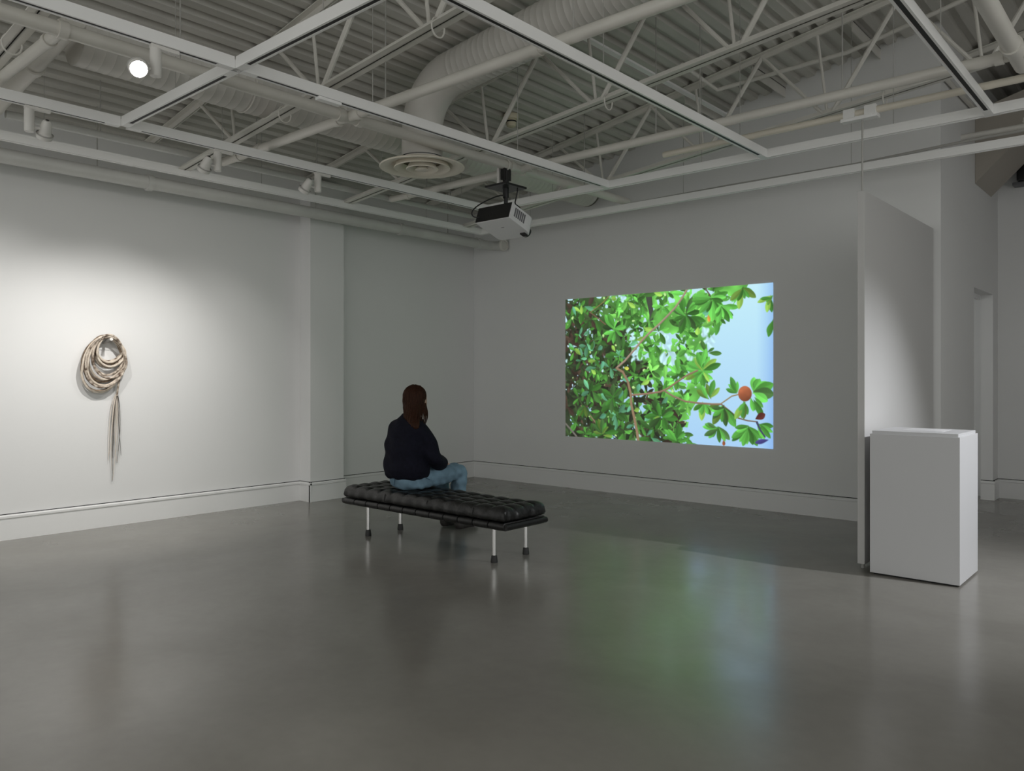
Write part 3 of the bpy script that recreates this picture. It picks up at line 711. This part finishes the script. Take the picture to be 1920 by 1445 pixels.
b = m.node_tree.nodes['Principled BSDF']; b.inputs['Base Color'].default_value = (.04, .04, .04, 1); b.inputs['Roughness'].default_value = .8; b.inputs['Specular IOR Level'].default_value = 0
an = m.node_tree.nodes.new('ShaderNodeAttribute'); an.attribute_name = 'picture'
m.node_tree.links.new(an.outputs['Color'], b.inputs['Emission Color']); b.inputs['Emission Strength'].default_value = 1.0
me.materials.append(m)
tag(obj('projected_image', me), 'projected film still of green leafy branches with a round brown fruit', 'projection')

# ------------------------------------------------------------------ hanging panel, its clamp, and the pedestal
t = thing('hanging_panel', 'tall white partition panel hung from the cream rail pipe', 'panel', (-1.88, 7.0, .035))
MB().box(-1.906, -1.855, 6.0, YB - .025, .035, 2.765).build('board', M_PANEL, t, smooth=False, bevel=.002)
MB().tube([(-1.88, 6.04, .0), (-1.88, 6.04, .04)], .012, 12).build('floor_stud', M_ROD, t)
MB().tube([(-1.88, 7.9, .0), (-1.88, 7.9, .04)], .012, 12).build('floor_stud', M_ROD, t)
MB().tube([(-1.882, 6.03, 2.76), (-1.882, 6.035, 3.31)], .0065, 8).build('hanging_rod', M_ROD, t)
t = thing('pipe_clamp_box', 'white clamp box on the cream rail pipe above the hanging panel', 'clamp', (-1.9, 6.04, 3.31))
MB().box(-2.03, -1.77, 6.005, 6.075, 3.297, 3.324).build('clamp_body', M_TRACK, t, smooth=False, bevel=.003)
MB().box(-2.01, -1.93, 5.998, 6.082, 3.315, 3.387).build('clamp_strap', M_TRACK, t, smooth=False, bevel=.003)
MB().box(-1.86, -1.78, 5.998, 6.082, 3.315, 3.387).build('clamp_strap', M_TRACK, t, smooth=False, bevel=.003)

PXA, PXB, PYA, PYB = -1.785, -1.215, 5.888, 6.44
t = thing('pedestal', 'white rectangular pedestal standing beside the hanging panel', 'pedestal', (-1.5, 6.16, 0))
MB().box(PXA, PXB, PYA, PYB, .012, 1.0).build('body', M_PED, t, smooth=False, bevel=.0025)
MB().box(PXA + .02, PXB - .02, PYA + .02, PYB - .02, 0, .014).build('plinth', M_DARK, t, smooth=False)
MB().box(PXA + .012, PXB - .012, PYA + .012, PYB - .012, 1.0, 1.022).build('top_board', M_PED, t, smooth=False, bevel=.002)
tag(MB().box(-1.62, -1.36, 6.06, 6.36, 1.022, 1.0235).build('printed_sheet', M_PAPER, smooth=False), 'pale printed sheet lying on the pedestal top', 'sheet')

# ------------------------------------------------------------------ bench
BX0, BX1, BY0, BY1 = -5.84, -3.865, 4.30, 4.80
t = thing('bench', 'long black tufted leather bench on four chrome legs', 'bench', ((BX0 + BX1) / 2, 4.55, 0))
def cushion(x0, x1, y0, y1, z0, z1, nx, ny, k=9):
    mb = MB(); NX, NY = nx * k, ny * k; rad = .032; vs = []
    for j in range(NY + 1):
        for i in range(NX + 1):
            u, v = i / NX, j / NY; x = x0 + (x1 - x0) * u; y = y0 + (y1 - y0) * v
            a = abs(math.sin(math.pi * u * nx)); b_ = abs(math.sin(math.pi * v * ny))
            puff = .024 * (min(1, a * b_) ** .5)
            seam = -.02 * (max(0, 1 - a * 5) + max(0, 1 - b_ * 5)) * .5 - .012 * max(0, 1 - a * 3) * max(0, 1 - b_ * 3)
            d = min(x - x0, x1 - x, y - y0, y1 - y)
            drop = 0 if d >= rad else rad - math.sqrt(max(0, rad * rad - (rad - d) ** 2))
            ef = min(1, d / .055); ef = ef * ef * (3 - 2 * ef); vs.append((x, y, z1 - .012 + (puff - .010 + seam) * ef - drop + .004 * math.sin(5.3 * x + 2) * math.sin(3 * y)))
    n = NX + 1
    fs = [(j * n + i, j * n + i + 1, (j + 1) * n + i + 1, (j + 1) * n + i) for j in range(NY) for i in range(NX)]
    loop = [i for i in range(NX)] + [j * n + NX for j in range(NY)] + [NY * n + i for i in range(NX, 0, -1)] + [j * n for j in range(NY, 0, -1)]
    o1 = len(vs); cx, cy = (x0 + x1) / 2, (y0 + y1) / 2
    ringd = []
    for lev, (zz, out) in enumerate(((.70, .006), (.35, .010), (.08, .003), (0.0, -.012))):
        ring = []
        for q_, i in enumerate(loop):
            x, y, z = vs[i]; zt = z0 + (z - z0) * zz
            ox = out if x > x1 - 1e-6 else -out if x < x0 + 1e-6 else 0; oy_ = out if y > y1 - 1e-6 else -out if y < y0 + 1e-6 else 0
            w = .0035 * math.sin(q_ * .9) + .003 * math.sin(q_ * .37 + 1)
            ring.append(len(vs)); vs.append((x + ox + (w if ox else 0), y + oy_ + (w if oy_ else 0), zt))
        ringd.append(ring)
    prev = loop
    for ring in ringd:
        m_ = len(loop)
        for i in range(m_): fs.append((prev[i], ring[i], ring[(i + 1) % m_], prev[(i + 1) % m_]))
        prev = ring
    fs.append(tuple(reversed(prev)))
    return mb.add(vs, fs)
cu = cushion(BX0 + .025, BX1 - .015, BY0 + .012, BY1 - .012, .325, .435, 12, 4).build('cushion', M_LEATHER, t, ang=60)
for xx in (-5.25, -4.72, -4.2):
    MB().tube([(xx, BY0 + .006, .338), (xx, BY0 + .0, .36), (xx, BY0 + .004, .385), (xx, BY0 + .016, .402)], .003, 6).build('side_seam', M_LEATHER, cu)
# straps wrapped round the two long rails
ns = 12; sw = (BX1 - BX0 - .02) / ns
stad = []
r_ = .030; zc_ = .289
for a in np.linspace(math.pi / 2, 3 * math.pi / 2, 9): stad.append((BY0 + r_ + r_ * math.cos(a), zc_ + r_ * math.sin(a)))
for a in np.linspace(-math.pi / 2, math.pi / 2, 9): stad.append((BY1 - r_ + r_ * math.cos(a), zc_ + r_ * math.sin(a)))
sm = None
for i in range(ns):
    x0 = BX0 + .01 + i * sw
    if sm is None:
        mb = MB(); n = len(stad)
        cyz = (4.55, zc_)
        rings = []
        for fx, sc in ((0.0, .90), (.012, 1.0), (.5, 1.05), (.988, 1.0), (1.0, .90)):
            rings.append([(fx * (sw - .008), cyz[0] + (y - cyz[0]) * (1 + (sc - 1) * .12), cyz[1] + (z - cyz[1]) * sc) for y, z in stad])
        mb.rings(rings); sm = mb.mesh('strap'); sm.materials.append(M_LEATHER)
    s_ = bpy.data.objects.new('strap', sm); COL.objects.link(s_); s_.location = (x0 + .004, 0, 0); put(s_, t)
for xx in (BX0 + .004, BX1 - .004):
    MB().tube([(xx, BY0 + .012, zc_), (xx, BY1 - .012, zc_)], .024, 14).build('end_rail', M_LEATHER, t)
for yy in (BY0 + .03, BY1 - .03):
    MB().tube([(BX0 + .01, yy, zc_), (BX1 - .01, yy, zc_)], .019, 12).build('side_rail', M_RUBBER, t)
for lx in (-5.545, -4.028):
    for ly in (4.365, 4.735):
        lg = MB().tube([(lx, ly, .045), (lx, ly, .275)], .0165, 18).build('leg', M_CHROME, t)
        MB().lathe([(.0, 0), (.026, 0), (.027, .01), (.022, .052), (.018, .055)], (lx, ly, 0), 18, caps=False).build('rubber_foot', M_RUBBER, lg)

# ------------------------------------------------------------------ seated person (facing the projection, +y)
def limb(mb, pts, rad, n=14):
    P = []; rr = []
    pts = [Vector(p) for p in pts]
    d0 = (pts[0] - pts[1]).normalized(); d1 = (pts[-1] - pts[-2]).normalized()
    for k in (1, .8, .45): P.append(pts[0] + d0 * rad[0] * k); rr.append(rad[0] * math.sqrt(max(.02, 1 - k * k)))
    # smooth interpolation
    m = len(pts)
    for i in range(m - 1):
        for q_ in range(4):
            u = q_ / 4
            p0, p1, p2, p3 = pts[max(i - 1, 0)], pts[i], pts[i + 1], pts[min(i + 2, m - 1)]
            c = .5 * ((2 * p1) + (p2 - p0) * u + (2 * p0 - 5 * p1 + 4 * p2 - p3) * u * u + (3 * p1 - p0 - 3 * p2 + p3) * u ** 3)
            P.append(c); rr.append(rad[i] * (1 - u) + rad[i + 1] * u)
    P.append(pts[-1]); rr.append(rad[-1])
    for k in (.45, .8, 1): P.append(pts[-1] + d1 * rad[-1] * k); rr.append(rad[-1] * math.sqrt(max(.02, 1 - k * k)))
    return mb.tube(P, rr, n)
def loft(mb, secs, n=28, e=.86):
    # secs: (centre, half width x, half depth along d, tilt vector d) rings as superellipses
    rings = []
    for c, wx, wy, *ex in secs:
        c = Vector(c); dv = Vector(ex[0]).normalized() if ex else Vector((0, 1, 0))
        rg = []
        for k in range(n):
            a = 2 * math.pi * k / n; ca, sa = math.cos(a), math.sin(a)
            rg.append(c + Vector((1, 0, 0)) * wx * math.copysign(abs(ca) ** e, ca) + dv * wy * math.copysign(abs(sa) ** e, sa))
        rings.append(rg)
    return mb.rings(rings)
def remesh(mb, name, m, voxel, smooth_it=6, parent=None, disp=None):
    me = mb.mesh('tmp'); ob = bpy.data.objects.new('tmp', me); COL.objects.link(ob)
    rm = ob.modifiers.new('r', 'REMESH'); rm.mode = 'VOXEL'; rm.voxel_size = voxel
    sm_ = ob.modifiers.new('s', 'SMOOTH'); sm_.iterations = smooth_it; sm_.factor = .5
    dg = bpy.context.evaluated_depsgraph_get(); dg.update()
    new = bpy.data.meshes.new_from_object(ob.evaluated_get(dg)); new.name = name
    bpy.data.objects.remove(ob)
    if disp:
        nv = len(new.vertices); c = np.empty(nv * 3, np.float32); new.vertices.foreach_get('co', c); nn = np.empty(nv * 3, np.float32); new.vertices.foreach_get('normal', nn)
        c = c.reshape(-1, 3); nn = nn.reshape(-1, 3); c += nn * disp(c)[:, None]; new.vertices.foreach_set('co', c.ravel().astype(np.float32))
    new.update(); new.shade_smooth(); new.materials.clear(); new.materials.append(m)
    return obj(name, new, parent)
HX = -5.215
def P3(x, y, z): return Vector((HX + x, y, z))
person = thing('person', 'seated person in navy sweater and blue jeans watching the projection', 'person', (HX, 4.55, .43))
# body: one continuous figure
mb = MB()
loft(mb, [(P3(0, 4.57, .445), .12, .09), (P3(0, 4.57, .50), .165, .115), (P3(0, 4.555, .58), .16, .11), (P3(0, 4.54, .68), .135, .095), (P3(0, 4.53, .80), .145, .10), (P3(0, 4.535, .90), .145, .09), (P3(0, 4.55, .97), .125, .07), (P3(0, 4.565, 1.03), .07, .055), (P3(0, 4.575, 1.07), .055, .052), (P3(.004, 4.59, 1.13), .05, .052), (P3(.006, 4.60, 1.17), .05, .055)])
hc = P3(.012, 4.625, 1.215)
for sc in (0,):
    loft(mb, [(hc + Vector((0, .03, -.115)), .025, .03), (hc + Vector((0, .03, -.095)), .048, .06), (hc + Vector((0, .02, -.05)), .066, .085), (hc + Vector((0, .005, 0)), .073, .094), (hc + Vector((0, 0, .05)), .072, .093), (hc + Vector((0, -.005, .085)), .055, .072), (hc + Vector((0, -.005, .105)), .025, .035)])
mb.tube([hc + Vector((0, .088, .02)), hc + Vector((0, .106, -.018)), hc + Vector((0, .09, -.034))], [.008, .014, .011], 8)      # nose
mb.tube([hc + Vector((-.022, .083, -.062)), hc + Vector((0, .092, -.06)), hc + Vector((.022, .083, -.062))], [.006, .009, .006], 8)   # mouth
for s_ in (-1, 1):
    mb.tube([hc + Vector((s_ * .07, 0, .022)), hc + Vector((s_ * .08, -.008, .005)), hc + Vector((s_ * .073, .002, -.03))], [.010, .013, .008], 8)   # ears
    sh = P3(s_ * .155, 4.555, .985)
    el_ = P3(s_ * .225 + (.0 if s_ > 0 else 0), 4.64, .70); wr = P3(s_ * .10 + (.02 if s_ > 0 else -.0), 4.85, .635)
    limb(mb, [P3(s_ * .07, 4.55, .96), sh + Vector((0, 0, -.035)), el_.lerp(sh, .5) + Vector((s_ * .012, 0, 0)), el_, el_.lerp(wr, .5), wr], [.045, .048, .044, .04, .037, .027])
    # hand: palm, four fingers and a thumb resting on the lap
    pal = wr + Vector((-s_ * .045, .05, -.025)); d = (pal - wr).normalized(); side = d.cross(Vector((0, 0, 1))).normalized()
    limb(mb, [wr, wr.lerp(pal, .6), pal], [.026, .032, .031], 10)
    for k, (off, ln) in enumerate(((-.027, .060), (-.009, .070), (.009, .066), (.027, .052))):
        b0 = pal + side * off; b1 = b0 + d * ln * .5 + Vector((0, 0, -.004)); b2 = b1 + d * ln * .35 + Vector((0, 0, -.018)); b3 = b2 + d * ln * .15 + Vector((0, 0, -.018))
        limb(mb, [b0, b1, b2, b3], [.009, .0085, .008, .007], 8)
    tb = wr + side * s_ * .026 + d * .015
    limb(mb, [tb, tb + side * s_ * .024 + d * .03, tb + side * s_ * .022 + d * .058 + Vector((0, 0, -.006))], [.012, .0105, .008], 8)
    hp = P3(s_ * .088, 4.59, .515); kn = P3(s_ * .115, 5.045, .535); an_ = P3(s_ * .095 - .03, 5.12, .10)
    limb(mb, [hp, hp.lerp(kn, .5), kn, kn.lerp(an_, .35) + Vector((0, -.012, 0)), an_], [.082, .07, .056, .05, .036])
    limb(mb, [an_ + Vector((0, -.02, -.04)), an_ + Vector((0, .08, -.055)), an_ + Vector((s_ * .012, .165, -.068))], [.036, .034, .026])
bodyo = remesh(mb, 'body', M_SKIN, .0065, 4, person)
for s_ in (-1, 1):
    MB().lathe([(.0, -.011), (.008, -.008), (.011, 0), (.008, .008), (0, .011)], hc + Vector((s_ * .03, .079, .012)), 12, caps=False).build('eye', mat('eye_white', (.6, .6, .6), .3), bodyo)
# sweater
def folds(c):
    x, y, z = c[:, 0], c[:, 1], c[:, 2]
    return (.006 * np.sin(z * 38 + x * 14 + 2 * np.sin(x * 9 + y * 7)) + .004 * np.sin(x * 40 + z * 22) * np.sin(z * 19 + 1.3)).astype(np.float32)
mb = MB()
loft(mb, [(P3(-.01, 4.545, .515), .185, .135), (P3(-.008, 4.535, .545), .215, .160), (P3(-.006, 4.525, .60), .222, .165), (P3(0, 4.515, .70), .210, .150), (P3(0, 4.515, .82), .205, .142), (P3(0, 4.525, .92), .200, .130), (P3(0, 4.54, .99), .182, .112), (P3(0, 4.555, 1.035), .145, .092), (P3(0, 4.57, 1.068), .10, .076), (P3(0, 4.578, 1.092), .08, .07)])
for s_ in (-1, 1):
    sh = P3(s_ * .148, 4.545, .945); el_ = P3(s_ * .235, 4.63, .71); wr = P3(s_ * .10 + (.035 if s_ > 0 else 0), 4.84, .625)
    limb(mb, [P3(s_ * .06, 4.54, .975), sh, el_.lerp(sh, .5) + Vector((s_ * .018, 0, 0)), el_, el_.lerp(wr, .55) + Vector((0, 0, -.012)), wr], [.07, .076, .077, .072, .068, .044])
sweater = remesh(mb, 'sweater', M_NAVY, .009, 8, person, folds)
# jeans
def wr_(c):
    x, y, z = c[:, 0], c[:, 1], c[:, 2]
    return (.0035 * np.sin(y * 70 + z * 40 + 3 * np.sin(x * 20)) + .003 * np.sin(z * 60 + x * 30)).astype(np.float32)
mb = MB()
loft(mb, [(P3(0, 4.575, .432), .15, .125), (P3(0, 4.57, .455), .182, .150), (P3(0, 4.565, .50), .192, .155), (P3(0, 4.555, .56), .185, .140), (P3(0, 4.55, .60), .172, .128)])
for s_ in (-1, 1):
    hp = P3(s_ * .092, 4.60, .520); kn = P3(s_ * .118, 5.045, .540); an_ = P3(s_ * .095 - .03, 5.115, .13)
    limb(mb, [hp, hp.lerp(kn, .5), kn, kn.lerp(an_, .4) + Vector((0, -.01, 0)), an_], [.098, .090, .075, .070, .060])
jeans = remesh(mb, 'jeans', M_DENIM, .009, 5, person, wr_)
MB().tube([P3(-.02, 4.398, .47), P3(-.02, 4.408, .52), P3(-.02, 4.418, .555)], .004, 6).build('back_seam', M_DENIMD, jeans)
MB().tube([P3(.19, 4.56, .565), P3(.192, 4.585, .53), P3(.175, 4.66, .505)], .0035, 6).build('pocket_seam', M_DENIMD, jeans)
for s_ in (-1, 1):
    an_ = P3(s_ * .095 - .03, 5.12, .09); mb = MB()
    limb(mb, [an_ + Vector((0, -.015, .02)), an_ + Vector((0, -.02, -.045)), an_ + Vector((0, -.005, -.05))], [.044, .045, .044])
    limb(mb, [an_ + Vector((0, -.015, -.045)), an_ + Vector((0, .075, -.048)), an_ + Vector((s_ * .012, .175, -.056))], [.045, .044, .034])
    for i, v in enumerate(mb.v): mb.v[i] = (v[0], v[1], max(v[2], .004))
    remesh(mb, 'shoe', M_SHOE, .006, 3, person)
# hair: long, falling behind and over the right shoulder
def hf(c):
    x, y, z = c[:, 0], c[:, 1], c[:, 2]
    a = np.arctan2(y - hc.y, x - hc.x)
    return (.0028 * np.sin(a * 46 + 3 * np.sin(z * 16)) + .002 * np.sin(a * 90 + z * 8)).astype(np.float32)
mb = MB()
secs = []
for k in range(9):
    a = R(86 - 86 * k / 8); secs.append((hc + Vector((0, -.018, .022 + .100 * math.sin(a))), .094 * math.cos(a) + .002, .107 * math.cos(a) + .002))
secs += [(hc + Vector((.0, -.026, -.02)), .092, .102), (hc + Vector((.006, -.036, -.055)), .088, .096), (hc + Vector((.018, -.052, -.09)), .083, .085), (hc + Vector((.036, -.078, -.125)), .079, .068), (hc + Vector((.058, -.110, -.16)), .075, .052), (hc + Vector((.096, -.122, -.185)), .066, .046), (hc + Vector((.128, -.134, -.21)), .054, .042), (hc + Vector((.150, -.140, -.235)), .038, .036), (hc + Vector((.162, -.142, -.258)), .016, .018)]
loft(mb, secs, 32, 1.0)
hair = remesh(mb, 'hair', M_HAIR, .006, 3, person, hf)
for k in range(7):
    a = hc + Vector((.082, .03 - .016 * k, -.04)); q1 = a + Vector((.012, .0, -.06)); q2 = a + Vector((.075, -.01 - .008 * k, -.10)); q3 = a + Vector((.050 + .010 * (k % 3), -.05 - .006 * k, -.19 - .012 * (k % 4)))
    MB().tube(bez(a, q1, q2, q3, n=10), [.009, .010, .010, .009, .009, .008, .007, .006, .005, .004, .002], 6).build('hair_lock', M_HAIR, hair)

# ------------------------------------------------------------------ coiled leather cord on its peg
pegY, pegZ = 2.985, 1.745
t = thing('cord_peg', 'short grey wall peg that the coiled cord hangs on', 'peg', (XL, pegY, pegZ))
MB().tube([(XL, pegY - .005, pegZ - .02), (XL + .16, pegY + .004, pegZ + .008)], .013, 14).build('dowel', M_PEG, t)
MB().tube([(XL + .16, pegY + .004, pegZ + .008), (XL + .167, pegY + .004, pegZ + .0095)], .0145, 14).build('end_cap', M_LAMP, t)
MB().box(XL, XL + .006, pegY - .06, pegY + .06, pegZ - .085, pegZ - .012).build('back_plate', M_WALL, t, smooth=False)
t = thing('coiled_cord', 'coiled mottled leather cord with a long tasselled end hanging on the wall', 'cord', (XL + .05, pegY, pegZ + .02))
rg = random.Random(11)
# loops: (half width, drop, centre offset half way down, extra offset at the bottom, distance from the wall, radius, material)
LO = [(.110, .225, .032, .000, .052, .0108, M_ROPE), (.113, .240, .034, .000, .074, .0100, M_ROPE2), (.118, .258, .034, .002, .040, .0105, M_ROPE3), (.122, .275, .034, .000, .092, .0102, M_ROPE2), (.124, .288, .030, -.004, .062, .0105, M_ROPE),
      (.142, .368, .018, -.006, .078, .0110, M_ROPE), (.150, .384, .012, .004, .104, .0105, M_ROPE), (.155, .402, .006, -.012, .048, .0105, M_ROPE2), (.165, .430, .000, -.020, .034, .0110, M_ROPE3), (.168, .447, -.004, -.026, .088, .0108, M_ROPE2),
      (.176, .470, -.012, -.030, .060, .0110, M_ROPE3), (.178, .486, -.014, -.036, .112, .0105, M_ROPE), (.185, .502, -.020, -.040, .032, .0105, M_ROPE3), (.188, .516, -.022, -.042, .074, .0105, M_ROPE2)]
for i, (hw_, dr, cm, cb, off, r_, m_) in enumerate(LO):
    pts = []
    ph = rg.random() * 6
    for k in range(56):
        a = 2 * math.pi * k / 56
        s = math.sin(a); c = math.cos(a)
        yv = pegY + cm * (1 - max(c, 0) ** 2) + cb * max(-c, 0) + hw_ * s * (1 - .10 * max(c, 0)) + .004 * math.sin(3 * a + ph)
        zv = pegZ + .020 + r_ + (i % 3) * .008 - dr * (1 - c) / 2 + .004 * math.sin(2 * a + ph)
        xv = XL + off + .006 * math.sin(a * 2 + ph) - (.016 if c < -.3 and off > .05 else 0)
        pts.append((max(xv, XL + r_ + .001), yv, zv))
    lo = MB().tube(pts, [r_ * (1 + .07 * math.sin(k * 1.9 + i)) for k in range(56)], 9, closed=True).build('coil_loop', m_, t)
ey = 3.092
MB().tube([(XL + .055, 3.140, pegZ - .20), (XL + .055, 3.128, pegZ - .29), (XL + .045, 3.106, pegZ - .37), (XL + .038, 3.098, pegZ - .44), (XL + .034, ey, pegZ - .51)], [.0110, .0110, .0105, .0095, .0085], 9).build('braided_end', M_ROPE, t)
for k, (dy, zb, kink, dark_) in enumerate(((-.074, .62, -.010, 0), (-.060, .50, .012, 0), (-.046, .66, -.006, 0), (-.034, .64, .004, 1), (-.022, .60, -.004, 0), (-.010, .43, .006, 0), (.004, .70, .004, 0), (.016, .66, -.006, 1), (.030, .59, .010, 1), (-.042, .42, -.012, 1))):
    zt = pegZ - .495 - .008 * (k % 4)
    q = bez((XL + .034 + .002 * (k % 4), ey - .003 + .002 * (k % 3), zt), (XL + .036, ey + dy * .8, zt - .05), (XL + .034 + .004 * (k % 3), ey + dy + kink, (zt + zb) / 2), (XL + .028 + .004 * (k % 4), ey + dy - kink, zb + .16), (XL + .022, ey + dy + .03 * math.sin(k * 2.1), zb), n=16)
    MB().tube(q, [.0040 - .0022 * i / 16 for i in range(17)], 6).build('strand', M_STRANDD if dark_ else M_STRAND, t)
